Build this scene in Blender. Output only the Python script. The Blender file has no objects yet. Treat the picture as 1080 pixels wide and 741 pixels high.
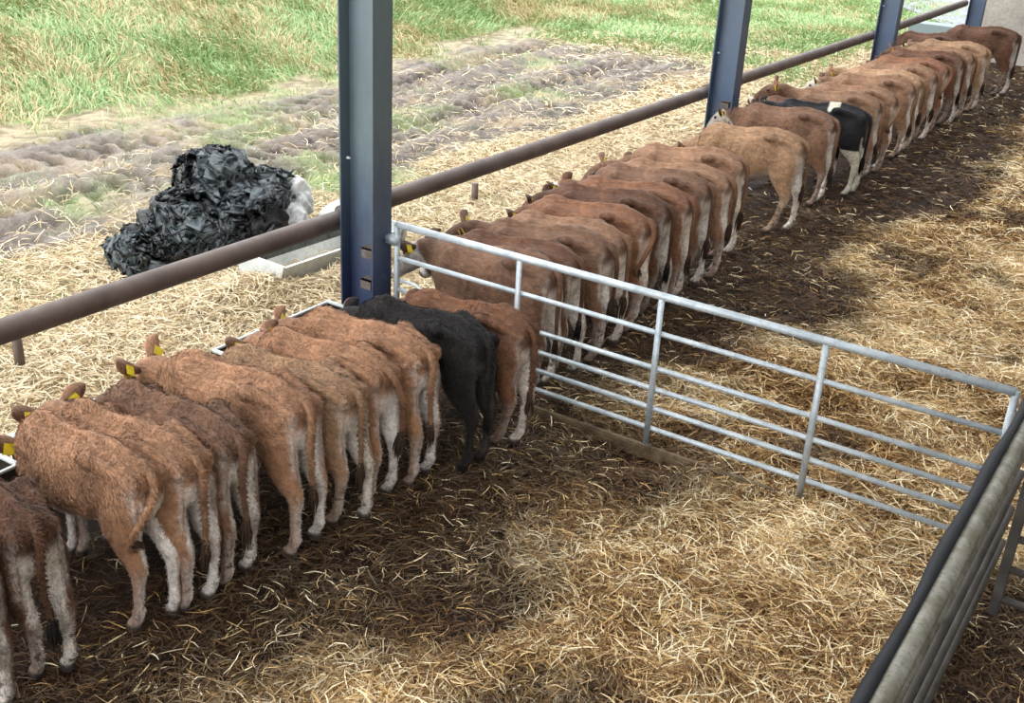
import bpy, bmesh, math, random
import numpy as np
from mathutils import Vector, Matrix, noise as mn

random.seed(7)
RNG = np.random.default_rng(11)
C = bpy.context.scene.collection
SC = bpy.context.scene
PI = math.pi

# ---------------------------------------------------------------- camera
cam_d = bpy.data.cameras.new('camera')
cam = bpy.data.objects.new('camera', cam_d)
C.objects.link(cam)
cam.location = (4.8063, -5.6864, 3.4795)
cam.rotation_euler = (1.1428, -0.0503, 0.5844)
cam_d.sensor_width = 36.0
cam_d.lens = 1184.4 / 1080 * 36.0
cam_d.clip_end = 300
SC.camera = cam

# ---------------------------------------------------------------- light
SC.view_settings.view_transform = 'Standard'
SC.view_settings.look = 'None'
SC.view_settings.gamma = 1
SC.view_settings.use_curve_mapping = False
SC.view_settings.exposure = 0.25

world = bpy.data.worlds.new('overcast_sky')
SC.world = world
world.use_nodes = True
wn = world.node_tree.nodes
wl = world.node_tree.links
bg = wn['Background']
bg.inputs[1].default_value = 3.0
bg.inputs[0].default_value = (0.93, 0.965, 1.0, 1)

sun_d = bpy.data.lights.new('veiled_sun', 'SUN')
sun_d.energy = 1.2
sun_d.angle = math.radians(35)
sun_d.color = (1.0, 0.97, 0.92)
sun = bpy.data.objects.new('veiled_sun', sun_d)
C.objects.link(sun)
sun.rotation_euler = (math.radians(38), math.radians(-28), 0)

# ---------------------------------------------------------------- materials
def lin(c):
    return tuple(((v / 255) / 12.92 if v / 255 <= 0.04045 else ((v / 255 + 0.055) / 1.055) ** 2.4) for v in c)

class NT:
    def __init__(self, name):
        self.m = bpy.data.materials.new(name)
        self.m.use_nodes = True
        self.t = self.m.node_tree
        self.n = self.t.nodes
        self.b = self.n['Principled BSDF']
    def new(self, typ, **kw):
        nd = self.n.new(typ)
        for k, v in kw.items():
            setattr(nd, k, v)
        return nd
    def link(self, a, b):
        self.t.links.new(a, b)
    def val(self, sock, v):
        if isinstance(v, bpy.types.NodeSocket):
            self.link(v, sock)
        else:
            sock.default_value = v
    def coords(self, scale=(1, 1, 1), space='Object'):
        tc = self.new('ShaderNodeTexCoord')
        mp = self.new('ShaderNodeMapping')
        mp.inputs['Scale'].default_value = scale
        self.link(tc.outputs[space], mp.inputs['Vector'])
        return mp.outputs[0]
    def noise(self, vec, scale, detail=3, rough=0.55, dist=0.0):
        nd = self.new('ShaderNodeTexNoise')
        nd.inputs['Scale'].default_value = scale
        nd.inputs['Detail'].default_value = detail
        nd.inputs['Roughness'].default_value = rough
        nd.inputs['Distortion'].default_value = dist
        self.link(vec, nd.inputs['Vector'])
        return nd.outputs['Fac']
    def ramp(self, fac, p0, p1, c0=0.0, c1=1.0):
        nd = self.new('ShaderNodeMapRange')
        nd.inputs['From Min'].default_value = p0
        nd.inputs['From Max'].default_value = p1
        nd.inputs['To Min'].default_value = c0
        nd.inputs['To Max'].default_value = c1
        nd.clamp = True
        self.link(fac, nd.inputs['Value'])
        return nd.outputs[0]
    def mul(self, a, b, op='MULTIPLY'):
        nd = self.new('ShaderNodeMath', operation=op)
        self.val(nd.inputs[0], a)
        self.val(nd.inputs[1], b)
        return nd.outputs[0]
    def mix(self, fac, a, b, mode='MIX'):
        nd = self.new('ShaderNodeMix', data_type='RGBA', blend_type=mode)
        self.val(nd.inputs[0], fac)
        self.val(nd.inputs[6], a if isinstance(a, bpy.types.NodeSocket) else (*a, 1))
        self.val(nd.inputs[7], b if isinstance(b, bpy.types.NodeSocket) else (*b, 1))
        return nd.outputs[2]
    def attr(self, name):
        nd = self.new('ShaderNodeAttribute', attribute_name=name)
        return nd
    def bump(self, h, strength=0.5, dist=0.01):
        nd = self.new('ShaderNodeBump')
        nd.inputs['Strength'].default_value = strength
        nd.inputs['Distance'].default_value = dist
        self.link(h, nd.inputs['Height'])
        self.link(nd.outputs[0], self.b.inputs['Normal'])
    def out(self, color, rough=0.8, spec=0.3, metal=0.0):
        self.val(self.b.inputs['Base Color'], color if isinstance(color, bpy.types.NodeSocket) else (*color, 1))
        self.val(self.b.inputs['Roughness'], rough)
        self.b.inputs['Specular IOR Level'].default_value = spec
        self.val(self.b.inputs['Metallic'], metal)
        return self.m

def mat_metal(name, c0, c1, dirt, rough=0.5, metal=0.0, dirt_amt=0.5, scale=6):
    t = NT(name)
    v = t.coords()
    n1 = t.noise(v, scale, 4)
    n2 = t.noise(v, scale * 5, 5, 0.7)
    col = t.mix(t.ramp(n1, 0.35, 0.65), lin(c0), lin(c1))
    d = t.mul(t.ramp(n2, 0.5, 0.68), dirt_amt)
    col = t.mix(d, col, lin(dirt))
    t.bump(n2, 0.25, 0.004)
    return t.out(col, t.ramp(n2, 0.3, 0.7, rough - 0.1, rough + 0.2), 0.5, metal)

M_GALV = mat_metal('galvanised_steel', (190, 198, 202), (160, 170, 176), (110, 98, 78), 0.42, 0.25, 0.35)
M_GALV_DIRTY = mat_metal('dirty_galvanised_steel', (150, 148, 138), (112, 108, 92), (78, 64, 44), 0.5, 0.2, 0.6, 9)
M_RAIL = mat_metal('weathered_rail_steel', (98, 82, 74), (74, 60, 54), (112, 102, 94), 0.55, 0.0, 0.3, 4)
M_BRACKET = mat_metal('rusty_bracket_steel', (112, 104, 100), (84, 74, 68), (96, 60, 40), 0.6, 0.0, 0.6, 14)
M_DARKSTEEL = mat_metal('dark_grimy_steel', (74, 72, 68), (52, 48, 44), (84, 66, 46), 0.6, 0.0, 0.5, 8)
M_DIRTWOOD = mat_metal('muddy_sill', (112, 94, 70), (70, 54, 38), (140, 122, 90), 0.8, 0.0, 0.5, 10)
M_WHITEMETAL = mat_metal('pale_trough_paint', (205, 208, 204), (182, 188, 188), (120, 112, 96), 0.5, 0.0, 0.35, 6)
M_TROUGHIN = mat_metal('trough_inner_dark', (60, 54, 50), (44, 38, 34), (90, 72, 50), 0.7, 0.0, 0.5, 8)

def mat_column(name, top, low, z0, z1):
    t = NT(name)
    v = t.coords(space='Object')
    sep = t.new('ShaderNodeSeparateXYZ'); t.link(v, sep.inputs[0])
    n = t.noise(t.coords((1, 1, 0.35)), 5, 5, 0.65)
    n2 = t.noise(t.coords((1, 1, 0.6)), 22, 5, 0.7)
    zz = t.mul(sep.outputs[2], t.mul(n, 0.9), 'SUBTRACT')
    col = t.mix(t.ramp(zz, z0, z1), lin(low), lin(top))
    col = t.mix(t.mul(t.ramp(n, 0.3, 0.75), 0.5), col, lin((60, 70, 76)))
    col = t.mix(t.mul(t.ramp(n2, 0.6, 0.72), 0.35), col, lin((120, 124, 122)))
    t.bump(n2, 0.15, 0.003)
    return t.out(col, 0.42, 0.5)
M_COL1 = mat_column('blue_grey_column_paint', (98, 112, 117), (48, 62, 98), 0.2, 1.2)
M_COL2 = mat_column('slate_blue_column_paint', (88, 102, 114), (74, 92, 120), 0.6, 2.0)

def mat_rubber():
    t = NT('black_rubber_sheet')
    n = t.noise(t.coords(), 8, 4)
    t.bump(n, 0.3, 0.01)
    return t.out(t.mix(t.ramp(n, 0.3, 0.7), lin((15, 16, 19)), lin((28, 30, 35))), 0.65, 0.25)
M_RUBBER = mat_rubber()

def mat_concrete():
    t = NT('stained_concrete')
    v = t.coords()
    n = t.noise(v, 1.3, 5, 0.65)
    n2 = t.noise(v, 18, 4, 0.7)
    col = t.mix(t.ramp(n, 0.3, 0.7), lin((150, 144, 138)), lin((188, 182, 174)))
    col = t.mix(t.mul(t.ramp(n2, 0.45, 0.7), 0.5), col, lin((118, 108, 98)))
    t.bump(n2, 0.4, 0.01)
    return t.out(col, 0.9, 0.2)
M_CONC = mat_concrete()

def mat_roof(name, c):
    t = NT(name)
    n = t.noise(t.coords(), 2, 3)
    return t.out(t.mix(n, lin(c), tuple(0.8 * q for q in lin(c))), 0.8, 0.2)
M_ROOF = mat_roof('fibre_cement_roof', (190, 188, 184))

def mat_attr(name, rough=0.75, spec=0.25, scale=60, amt=0.25, bump=0.4, bd=0.01):
    """colour from the surface's own colour map with fine grain on top"""
    t = NT(name)
    a = t.attr('col')
    v = t.coords()
    n = t.noise(v, scale, 5, 0.7)
    n2 = t.noise(v, scale * 0.22, 4, 0.6)
    g = t.ramp(n, 0.3, 0.7, 1 - amt, 1 + amt)
    comb = t.new('ShaderNodeCombineColor')
    for i in range(3):
        t.link(g, comb.inputs[i])
    col = t.mix(1.0, a.outputs['Color'], comb.outputs[0], 'MULTIPLY')
    t.bump(t.mul(n, n2, 'ADD'), bump, bd)
    return t.out(col, rough, spec)
M_BED = mat_attr('trodden_bedding', 0.75, 0.25, 45, 0.4, 0.8, 0.02)
M_EARTH = mat_attr('yard_earth', 0.6, 0.3, 30, 0.3, 0.8, 0.02)
M_STRAND = mat_attr('straw_stalk', 0.6, 0.3, 25, 0.12, 0.0)
M_BLADE = mat_attr('grass_blade', 0.6, 0.25, 20, 0.12, 0.0)

def mat_plastic(name, c0, c1, rough, spec=0.5):
    t = NT(name)
    v = t.coords()
    n = t.noise(v, 7, 5, 0.65, 1.2)
    n2 = t.noise(v, 26, 4, 0.7, 0.8)
    t.bump(t.mul(n, t.mul(n2, 0.4), 'ADD'), 0.6, 0.025)
    return t.out(t.mix(t.ramp(n, 0.35, 0.65), lin(c0), lin(c1)), rough, spec)
M_BLACKWRAP = mat_plastic('black_silage_wrap', (18, 19, 22), (36, 40, 44), 0.26, 0.6)
M_HILITEWRAP = mat_plastic('highlight_black_wrap', (40, 46, 50), (78, 88, 92), 0.28, 0.6)  # paler copy of the black wrap, painting the heap's grey highlights into the colour
M_WHITEWRAP = mat_plastic('white_net_wrap', (214, 214, 210), (180, 182, 182), 0.4)
M_GREYWRAP = mat_plastic('highlight_grey_wrap', (40, 46, 50), (84, 92, 94), 0.35, 0.5)  # second pale grey for painted highlights on the heap; also colours the trough rim

def mat_road():
    t = NT('pale_concrete_road')
    n = t.noise(t.coords(), 3, 5, 0.6)
    return t.out(t.mix(t.ramp(n, 0.3, 0.7), lin((112, 115, 122)), lin((138, 140, 146))), 0.7, 0.3)
M_ROAD = mat_road()

def mat_coat(name, base, dark, pale, mud=0.5):
    """short calf hair: own markings come from the per-vertex masks pale / dark / pink"""
    t = NT(name)
    v = t.coords()
    info = t.new('ShaderNodeObjectInfo')
    big = t.noise(v, 3.4, 3, 0.5)
    hair = t.noise(t.coords((8, 26, 15)), 2.2, 4, 0.7, 0.6)
    hair2 = t.noise(t.coords((5, 16, 9)), 2.6, 4, 0.7, 1.0)
    blot = t.noise(v, 17, 4, 0.7)
    col = t.mix(t.ramp(big, 0.36, 0.74), lin(base), lin(dark))
    col = t.mix(t.ramp(hair2, 0.45, 0.8, 0, 0.3), col, tuple(min(1, q * 1.6) for q in lin(base)))
    at = t.attr('mask')
    sep = t.new('ShaderNodeSeparateColor'); t.link(at.outputs['Color'], sep.inputs[0])
    col = t.mix(t.mul(sep.outputs[0], t.ramp(blot, 0.25, 0.5, 0.55, 1.0)), col, lin(pale))
    col = t.mix(sep.outputs[1], col, tuple(q * 0.22 for q in lin(dark)))
    col = t.mix(sep.outputs[2], col, lin((196, 130, 112)))
    so = t.new('ShaderNodeSeparateXYZ'); t.link(v, so.inputs[0])
    low = t.ramp(so.outputs[2], 0.62, 0.15, 0.0, 1.0)
    md = t.mul(t.mul(t.ramp(blot, 0.50, 0.62), t.mul(low, 0.22, 'ADD')), mud * 0.8)
    col = t.mix(md, col, lin((62, 44, 32)))
    hg = t.ramp(hair, 0.3, 0.7, 0.62, 1.3)
    rg = t.ramp(info.outputs['Random'], 0, 1, 0.9, 1.1)
    k = t.mul(hg, rg)
    comb = t.new('ShaderNodeCombineColor')
    for i in range(3):
        t.link(k, comb.inputs[i])
    col = t.mix(1.0, col, comb.outputs[0], 'MULTIPLY')
    t.bump(t.mul(hair, t.mul(hair2, 0.8), 'ADD'), 0.8, 0.016)
    m = t.out(col, 0.7, 0.25)
    t.b.inputs['Sheen Weight'].default_value = 0.06
    t.b.inputs['Sheen Roughness'].default_value = 0.4
    return m
COATS = {
    'orange': mat_coat('orange_brown_hair', (178, 134, 102), (106, 76, 58), (250, 244, 238), 0.5),
    'tan': mat_coat('tan_brown_hair', (152, 116, 90), (86, 62, 48), (246, 236, 226), 0.8),
    'brown': mat_coat('mid_brown_hair', (134, 100, 78), (74, 53, 42), (246, 236, 226), 0.9),
    'dark': mat_coat('dark_brown_hair', (108, 74, 54), (54, 37, 29), (230, 222, 212), 0.9),
    'red': mat_coat('chestnut_red_hair', (138, 96, 70), (80, 54, 41), (244, 232, 220), 0.6),
    'black': mat_coat('black_hair', (34, 29, 28), (18, 16, 16), (104, 96, 92), 0.2),
    'pied': mat_coat('black_and_white_hair', (28, 28, 32), (16, 16, 20), (214, 208, 190), 0.35),
    'fawn': mat_coat('pale_fawn_hair', (178, 142, 110), (116, 88, 68), (246, 238, 228), 0.8),
}
def simple(name, c, rough=0.5, spec=0.4):
    t = NT(name)
    n = t.noise(t.coords(), 30, 3)
    return t.out(t.mix(n, lin(c), tuple(0.7 * q for q in lin(c))), rough, spec)
M_TAG = simple('yellow_tag_plastic', (226, 200, 40), 0.4)
M_EYE = simple('dark_eye', (18, 14, 12), 0.1, 0.8)
M_SWITCH = simple('tail_switch_hair', (70, 54, 44), 0.8, 0.2)
M_SWITCH_B = simple('black_tail_switch_hair', (30, 26, 26), 0.8, 0.2)
M_HOOF = simple('hoof_horn', (52, 44, 38), 0.5, 0.3)

# ---------------------------------------------------------------- mesh helpers
def link_obj(name, me, mat=None, parent=None):
    o = bpy.data.objects.new(name, me)
    C.objects.link(o)
    if mat:
        me.materials.append(mat)
    if parent:
        o.parent = parent
    return o

def from_bm(name, bm, mat, parent=None, smooth=True):
    me = bpy.data.meshes.new(name)
    bmesh.ops.recalc_face_normals(bm, faces=bm.faces)
    bm.to_mesh(me)
    bm.free()
    if smooth:
        me.shade_smooth()
    else:
        me.shade_flat()
    return link_obj(name, me, mat, parent)

def tag(o, label, cat, group=None, kind=None):
    if label: o['label'] = label
    if cat: o['category'] = cat
    if group: o['group'] = group
    if kind: o['kind'] = kind
    return o

def box(bm, lo, hi, bevel=0.0, mtx=None):
    lo, hi = Vector(lo), Vector(hi)
    r = bmesh.ops.create_cube(bm, size=1.0)
    vs = r['verts']
    for v in vs:
        v.co = Vector(((v.co.x + .5) * (hi.x - lo.x) + lo.x, (v.co.y + .5) * (hi.y - lo.y) + lo.y, (v.co.z + .5) * (hi.z - lo.z) + lo.z))
        if mtx: v.co = mtx @ v.co
    if bevel > 0:
        es = list({e for v in vs for e in v.link_edges})
        bmesh.ops.bevel(bm, geom=es, offset=bevel, segments=2, affect='EDGES')

def frame(t, up=Vector((0, 0, 1))):
    t = t.normalized()
    side = up.cross(t)
    if side.length < 1e-4:
        side = Vector((0, 1, 0))
    side.normalize()
    return side, t.cross(side).normalized()

def loft(bm, rings, n=16, cap=True, up=Vector((0, 0, 1)), power=2.0):
    """rings: (centre, r_side, r_up [, tangent]); an even closed tube"""
    P = [Vector(r[0]) for r in rings]
    loops = []
    for i, r in enumerate(rings):
        if len(r) > 3 and r[3] is not None:
            t = Vector(r[3])
        else:
            t = P[min(i + 1, len(P) - 1)] - P[max(i - 1, 0)]
        s, u = frame(t, up)
        vs = []
        for k in range(n):
            a = 2 * PI * k / n
            ca, sa = math.cos(a), math.sin(a)
            if power != 2.0:
                ca = math.copysign(abs(ca) ** (2 / power), ca); sa = math.copysign(abs(sa) ** (2 / power), sa)
            vs.append(bm.verts.new(P[i] + s * r[1] * ca + u * r[2] * sa))
        loops.append(vs)
    for a, b in zip(loops[:-1], loops[1:]):
        for k in range(n):
            bm.faces.new((a[k], a[(k + 1) % n], b[(k + 1) % n], b[k]))
    if cap:
        bm.faces.new(loops[0][::-1]); bm.faces.new(loops[-1])
    return loops

def tube(bm, pts, r, n=12, cap=True):
    loft(bm, [(p, r, r) for p in pts], n, cap, up=Vector((0.013, 0.021, 1)).normalized())

def ellipsoid(bm, c, r, seg=16):
    res = bmesh.ops.create_uvsphere(bm, u_segments=seg, v_segments=seg // 2 + 2, radius=1.0)
    for v in res['verts']:
        v.co = Vector((c[0] + v.co.x * r[0], c[1] + v.co.y * r[1], c[2] + v.co.z * r[2]))

def catmull(pts, k=3):
    """smooth a list of equal-length tuples"""
    out = []
    n = len(pts)
    for i in range(n - 1):
        p0, p1, p2, p3 = pts[max(i - 1, 0)], pts[i], pts[i + 1], pts[min(i + 2, n - 1)]
        for j in range(k):
            t = j / k
            out.append(tuple(0.5 * ((2 * b) + (-a + c) * t + (2 * a - 5 * b + 4 * c - d) * t * t + (-a + 3 * b - 3 * c + d) * t ** 3) for a, b, c, d in zip(p0, p1, p2, p3)))
    out.append(pts[-1])
    return out

def remesh(bm, voxel, smooth_it=4, smooth_f=0.5):
    me = bpy.data.meshes.new('tmp')
    bmesh.ops.recalc_face_normals(bm, faces=bm.faces)
    bm.to_mesh(me); bm.free()
    o = bpy.data.objects.new('tmp', me)
    C.objects.link(o)
    m = o.modifiers.new('r', 'REMESH'); m.mode = 'VOXEL'; m.voxel_size = voxel
    if smooth_it:
        s = o.modifiers.new('s', 'SMOOTH'); s.iterations = smooth_it; s.factor = smooth_f
    bpy.context.view_layer.update()
    dg = bpy.context.evaluated_depsgraph_get()
    out = bpy.data.meshes.new_from_object(o.evaluated_get(dg))
    bpy.data.objects.remove(o); bpy.data.meshes.remove(me)
    return out

def set_col(me, name, arr):
    a = me.color_attributes.new(name, 'FLOAT_COLOR', 'POINT')
    buf = np.ones((len(me.vertices), 4), np.float32)
    buf[:, :arr.shape[1]] = arr
    a.data.foreach_set('color', buf.ravel())

def coords(me):
    c = np.empty(len(me.vertices) * 3, np.float32); me.vertices.foreach_get('co', c)
    return c.reshape(-1, 3)

# numpy value noise -------------------------------------------------
_T = RNG.random((256, 256)).astype(np.float32)
def vnoise(x, y, s, ox=0.0):
    x = np.asarray(x) * s + ox * 17.3 + 500; y = np.asarray(y) * s + ox * 5.1 + 500
    xi = np.floor(x).astype(int); yi = np.floor(y).astype(int)
    fx = x - xi; fy = y - yi
    fx = fx * fx * (3 - 2 * fx); fy = fy * fy * (3 - 2 * fy)
    g = lambda a, b: _T[a % 256, b % 256]
    return (g(xi, yi) * (1 - fx) + g(xi + 1, yi) * fx) * (1 - fy) + (g(xi, yi + 1) * (1 - fx) + g(xi + 1, yi + 1) * fx) * fy
def fbm(x, y, s, o=0.0, octv=4):
    v = 0; a = 0.5; t = 0
    for i in range(octv):
        v = v + a * vnoise(x, y, s * 2 ** i, o + i * 3.7); t += a; a *= 0.55
    return v / t
def sstep(v, a, b):
    t = np.clip((v - a) / (b - a), 0, 1)
    return t * t * (3 - 2 * t)
def lerp(a, b, t):
    t = np.asarray(t)[..., None]
    return a * (1 - t) + b * t
def L(*c):
    return np.array(lin(c), np.float32)

# ================================================================ SETTING
# ---- inside bedding: height and colour as plain functions of place
def bed_h(x, y):
    base = 0.20 * (fbm(x, y, 1.1, 1, 3) - 0.5) + 0.12 * (fbm(x, y, 3.6, 2, 3) - 0.5)
    return base * (0.35 + 0.65 * sstep(x, 1.5, 2.4)) - 0.01
def dung(x, y):
    """0 = clean golden straw, 1 = wet dark trodden muck"""
    edge = 1.95 + 0.25 * sstep(y, 1, 6) + 0.9 * (fbm(x, y, 0.8, 4, 4) - 0.5) * 2
    edge = edge - 0.55 * (1 - sstep(y, -4.2, -1.8))
    d = 1 - sstep(x, edge - 0.35, edge + 1.1)
    gate = np.exp(-((y + 0.2) / 0.75) ** 2) * (1 - sstep(x, 2.3, 3.5)) * 0.95
    patch = sstep(fbm(x, y, 1.7, 9, 4), 0.50, 0.68) * 0.75
    corner = sstep(x, 4.22, 4.36) * (1 - sstep(y, -0.2, 0.5)) * 0.97
    return np.clip(np.maximum.reduce([d, gate, patch, corner]), 0, 1)

def grid(name, xs, ys, hf, cf, mat, kind='structure', z0=0.0):
    X, Y = np.meshgrid(xs, ys, indexing='ij')
    Z = hf(X, Y) + z0
    nx, ny = X.shape
    co = np.stack([X, Y, Z], -1).reshape(-1, 3).astype(np.float32)
    idx = np.arange(nx * ny).reshape(nx, ny)
    q = np.stack([idx[:-1, :-1], idx[1:, :-1], idx[1:, 1:], idx[:-1, 1:]], -1).reshape(-1, 4)
    me = mesh_np(name, co, q)
    set_col(me, 'col', cf(X, Y).reshape(-1, 3))
    me.shade_smooth()
    o = link_obj(name, me, mat)
    if kind: o['kind'] = kind
    return o

def mesh_np(name, co, quads):
    me = bpy.data.meshes.new(name)
    me.vertices.add(len(co)); me.vertices.foreach_set('co', co.astype(np.float32).ravel())
    nf = len(quads)
    me.loops.add(nf * 4); me.loops.foreach_set('vertex_index', quads.astype(np.int32).ravel())
    me.polygons.add(nf)
    me.polygons.foreach_set('loop_start', np.arange(0, nf * 4, 4, dtype=np.int32))
    me.update(calc_edges=True)
    return me

def bed_col(x, y):
    d = dung(x, y)
    n = fbm(x, y, 7, 5, 3)
    gold = lerp(L(88, 62, 34), L(46, 31, 18), sstep(n, 0.3, 0.7))
    muck = lerp(L(60, 40, 25), L(38, 26, 17), sstep(n, 0.35, 0.65))
    return lerp(gold, muck, sstep(d, 0.15, 0.7))
bed_h2 = bed_h
grid('floor', np.arange(-0.25, 9.01, 0.05), np.arange(-9, 18.3, 0.05), bed_h, bed_col, M_BED)

# ---- outside ground
def bank(x, y):
    edge = -7.35 + 0.25 * np.sin(y * 0.5 - 1.5)
    return np.clip(edge - x, 0, None), edge
def tracks(x, y):
    h = np.zeros_like(x); m = np.zeros_like(x)
    for xc, sl, ph in ((-4.6, 0.035, 0.0), (-6.1, 0.015, 0.4), (-5.3, -0.10, 0.9), (-7.0, -0.02, 1.3), (-3.7, -0.06, 2.1)):
        c = xc + sl * (y - 4) + 0.25 * np.sin(y * 0.35 + ph)
        dx = (x - c)
        w = np.exp(-(dx / 0.26) ** 4)
        tread = np.sin((y * 2 * PI / 0.32) + np.abs(dx) * 9 + ph * 5)
        h += w * (-0.07 + 0.085 * sstep(tread, -0.1, 0.4))
        h += 0.045 * np.exp(-((np.abs(dx) - 0.38) / 0.1) ** 2)
        m = np.maximum(m, w)
    return h, m
def mudmask(x, y):
    n = fbm(x, y, 0.55, 21, 4) - 0.5
    xl = -2.45 + n * 1.6 - 0.9 * (1 - sstep(y, 1, 3.5))
    e = bank(x, y)[1]
    a = sstep(xl - x, 0.0, 0.7) * sstep(x - (e + 0.2 + n * 1.2), 0.0, 0.6)
    return a * (1 - 0.85 * sstep(y, 12.0, 15))
def out_h(x, y):
    b, e = bank(x, y)
    th, tm = tracks(x, y)
    mm = mudmask(x, y)
    rise = 0.20 * b * sstep(b, 0, 2.5) * (1 - sstep(y, 15, 24))
    pile = 0.17 * np.exp(-(((x + 1.42) / .30) ** 2 + ((y - .18) / .42) ** 2)) + 0.15 * np.exp(-(((x + 1.12) / .16) ** 2 + ((y - 1.25) / .6) ** 2))
    return rise + pile + th * mm + 0.05 * (fbm(x, y, 1.5, 23, 4) - 0.5) + mm * (0.05 * (fbm(x, y, 8, 24, 2) - 0.5) + 0.07 * (fbm(x, y, 15, 29, 2) - 0.5)) + 0.01
def grassmask(x, y):
    b, e = bank(x, y)
    n = fbm(x, y, 0.8, 31, 4)
    g = sstep(b + (n - 0.5) * 1.6, -0.1, 0.7)
    far = sstep(y + (n - 0.5) * 6, 13.0, 15.5) * sstep(-1.3 - x + (n - 0.5) * 1.5, 0, 0.9)
    pat = sstep(fbm(x, y, 1.1, 33, 4), 0.60, 0.70) * 0.8 * sstep(-x, 1.4, 2.4)
    pat = pat * (0.4 + 0.3 * sstep(-x, 4.5, 6.5)) * (1 - .8 * mudmask(x, y))
    return np.clip(np.maximum.reduce([g, far, pat]), 0, 1)
def out_col(x, y):
    n = fbm(x, y, 2.2, 41, 4); n2 = fbm(x, y, 9, 42, 3)
    straw = lerp(L(158, 144, 114), L(112, 98, 74), sstep(n2, 0.3, 0.7))
    mud = lerp(L(106, 95, 87), L(62, 54, 48), sstep(n2, 0.3, 0.7))
    mud = lerp(mud, L(168, 148, 118), sstep(n, 0.52, 0.72) * 0.6)
    grs = lerp(L(128, 146, 88), L(156, 150, 110), sstep(n, 0.35, 0.7))
    th, tm = tracks(x, y)
    mud = lerp(mud, L(134, 124, 114), sstep(th, -0.01, 0.03) * .6)
    mud = lerp(mud, L(66, 58, 50), sstep(-th, .03, .06) * .6)
    c = lerp(straw, mud, mudmask(x, y))
    c = lerp(c, grs, grassmask(x, y))
    return c
xs = np.concatenate([-np.geomspace(9.5, 60, 60)[::-1], np.arange(-9.4, -0.24, 0.04)])
ys = np.concatenate([np.arange(-8, 16, 0.04), np.geomspace(16, 90, 110)])
o = grid('floor_yard', xs, ys, out_h, out_col, M_EARTH)

# far road
bm = bmesh.new()
P = [(-14, 33.5), (-7.5, 29.0), (-4.2, 26.2), (-2.2, 23.6), (-0.6, 21.0), (3.5, 21.5), (3.5, 27.0), (-1.0, 28.5), (-5.5, 31.5), (-12, 37)]
top = [bm.verts.new((x, y, 0.07)) for x, y in P]; bot = [bm.verts.new((x, y, -0.05)) for x, y in P]
bm.faces.new(top); bm.faces.new(bot[::-1])
for i in range(len(P)):
    j = (i + 1) % len(P); bm.faces.new((top[i], bot[i], bot[j], top[j]))
tag(from_bm('floor_road', bm, M_ROAD, smooth=False), None, None, kind='structure')

# end wall
bm = bmesh.new()
box(bm, (0.13, 18.22, -0.2), (9.0, 18.42, 5.1), 0.01)
tag(from_bm('wall_back', bm, M_CONC, smooth=False), None, None, kind='structure')

# roof overhead: unseen sheets, with gaps added between them to brighten the barn
bm = bmesh.new()
def zr(x): return 5.0 + 0.16 * x
def slab(bm, x0, x1, y0, y1, t=0.06):
    v = [bm.verts.new((x, y, zr(x) + dz)) for dz in (0, t) for x, y in ((x0, y0), (x1, y0), (x1, y1), (x0, y1))]
    for f in ((3, 2, 1, 0), (4, 5, 6, 7), (0, 1, 5, 4), (1, 2, 6, 5), (2, 3, 7, 6), (3, 0, 4, 7)):
        bm.faces.new([v[i] for i in f])
y = -14.0
while y < 18.4:
    slab(bm, 0.0, 2.5, y, min(y + 5.0, 18.4)); slab(bm, 6.0, 9.2, y, min(y + 5.0, 18.4))
    slab(bm, 2.5, 6.0, y, min(y + 2.2, 18.4))
    y += 5.0
tag(from_bm('ceiling', bm, M_ROOF, smooth=False), None, None, kind='structure')

bm = bmesh.new()
box(bm, (9.0, -14.0, -0.2), (9.2, 18.42, 6.3), 0.01)  # unseen wall added to keep side light out of the barn
tag(from_bm('wall_light_block', bm, M_CONC, smooth=False), None, None, kind='structure')

# ================================================================ STEELWORK
def column(n, mat, label, lugs):
    y0 = 6.1 * n + 0.02
    bm = bmesh.new()
    a, b, w, h = -0.18, 0.115, 0.10, 5.0
    tf = 0.014
    box(bm, (a, -w, -0.1), (a + tf, w, h), 0.002)
    box(bm, (b - tf, -w, -0.1), (b, w, h), 0.002)
    box(bm, (a + tf, -0.005, -0.1), (b - tf, 0.005, h))
    o = from_bm('steel_column', bm, mat, smooth=False)
    o.location = (0, y0, 0)
    tag(o, label, 'column', 'steel columns of the open barn side')
    for z, x in lugs:
        bm = bmesh.new()
        box(bm, (x, -0.085, z), (x + 0.09, -0.005, z + 0.012), 0.001)
        box(bm, (x, -0.085, z - 0.06), (x + 0.09, -0.073, z + 0.012), 0.001)
        box(bm, (x, -0.012, z - 0.06), (x + 0.09, -0.004, z + 0.0))
        from_bm('bracket', bm, M_BRACKET, o, smooth=False)
    bm = bmesh.new()
    tube(bm, [(-0.145, -0.06, 1.47), (-0.115, -0.06, 1.47)], 0.01, 8)
    from_bm('bolt', bm, M_GALV, o)
    return o
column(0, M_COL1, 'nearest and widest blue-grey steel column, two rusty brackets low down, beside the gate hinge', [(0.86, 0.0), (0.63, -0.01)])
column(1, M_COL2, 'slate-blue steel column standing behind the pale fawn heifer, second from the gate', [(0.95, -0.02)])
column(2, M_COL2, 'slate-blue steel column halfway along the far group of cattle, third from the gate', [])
column(3, M_COL2, 'farthest slate-blue steel column, against the concrete end wall', [])

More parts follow.
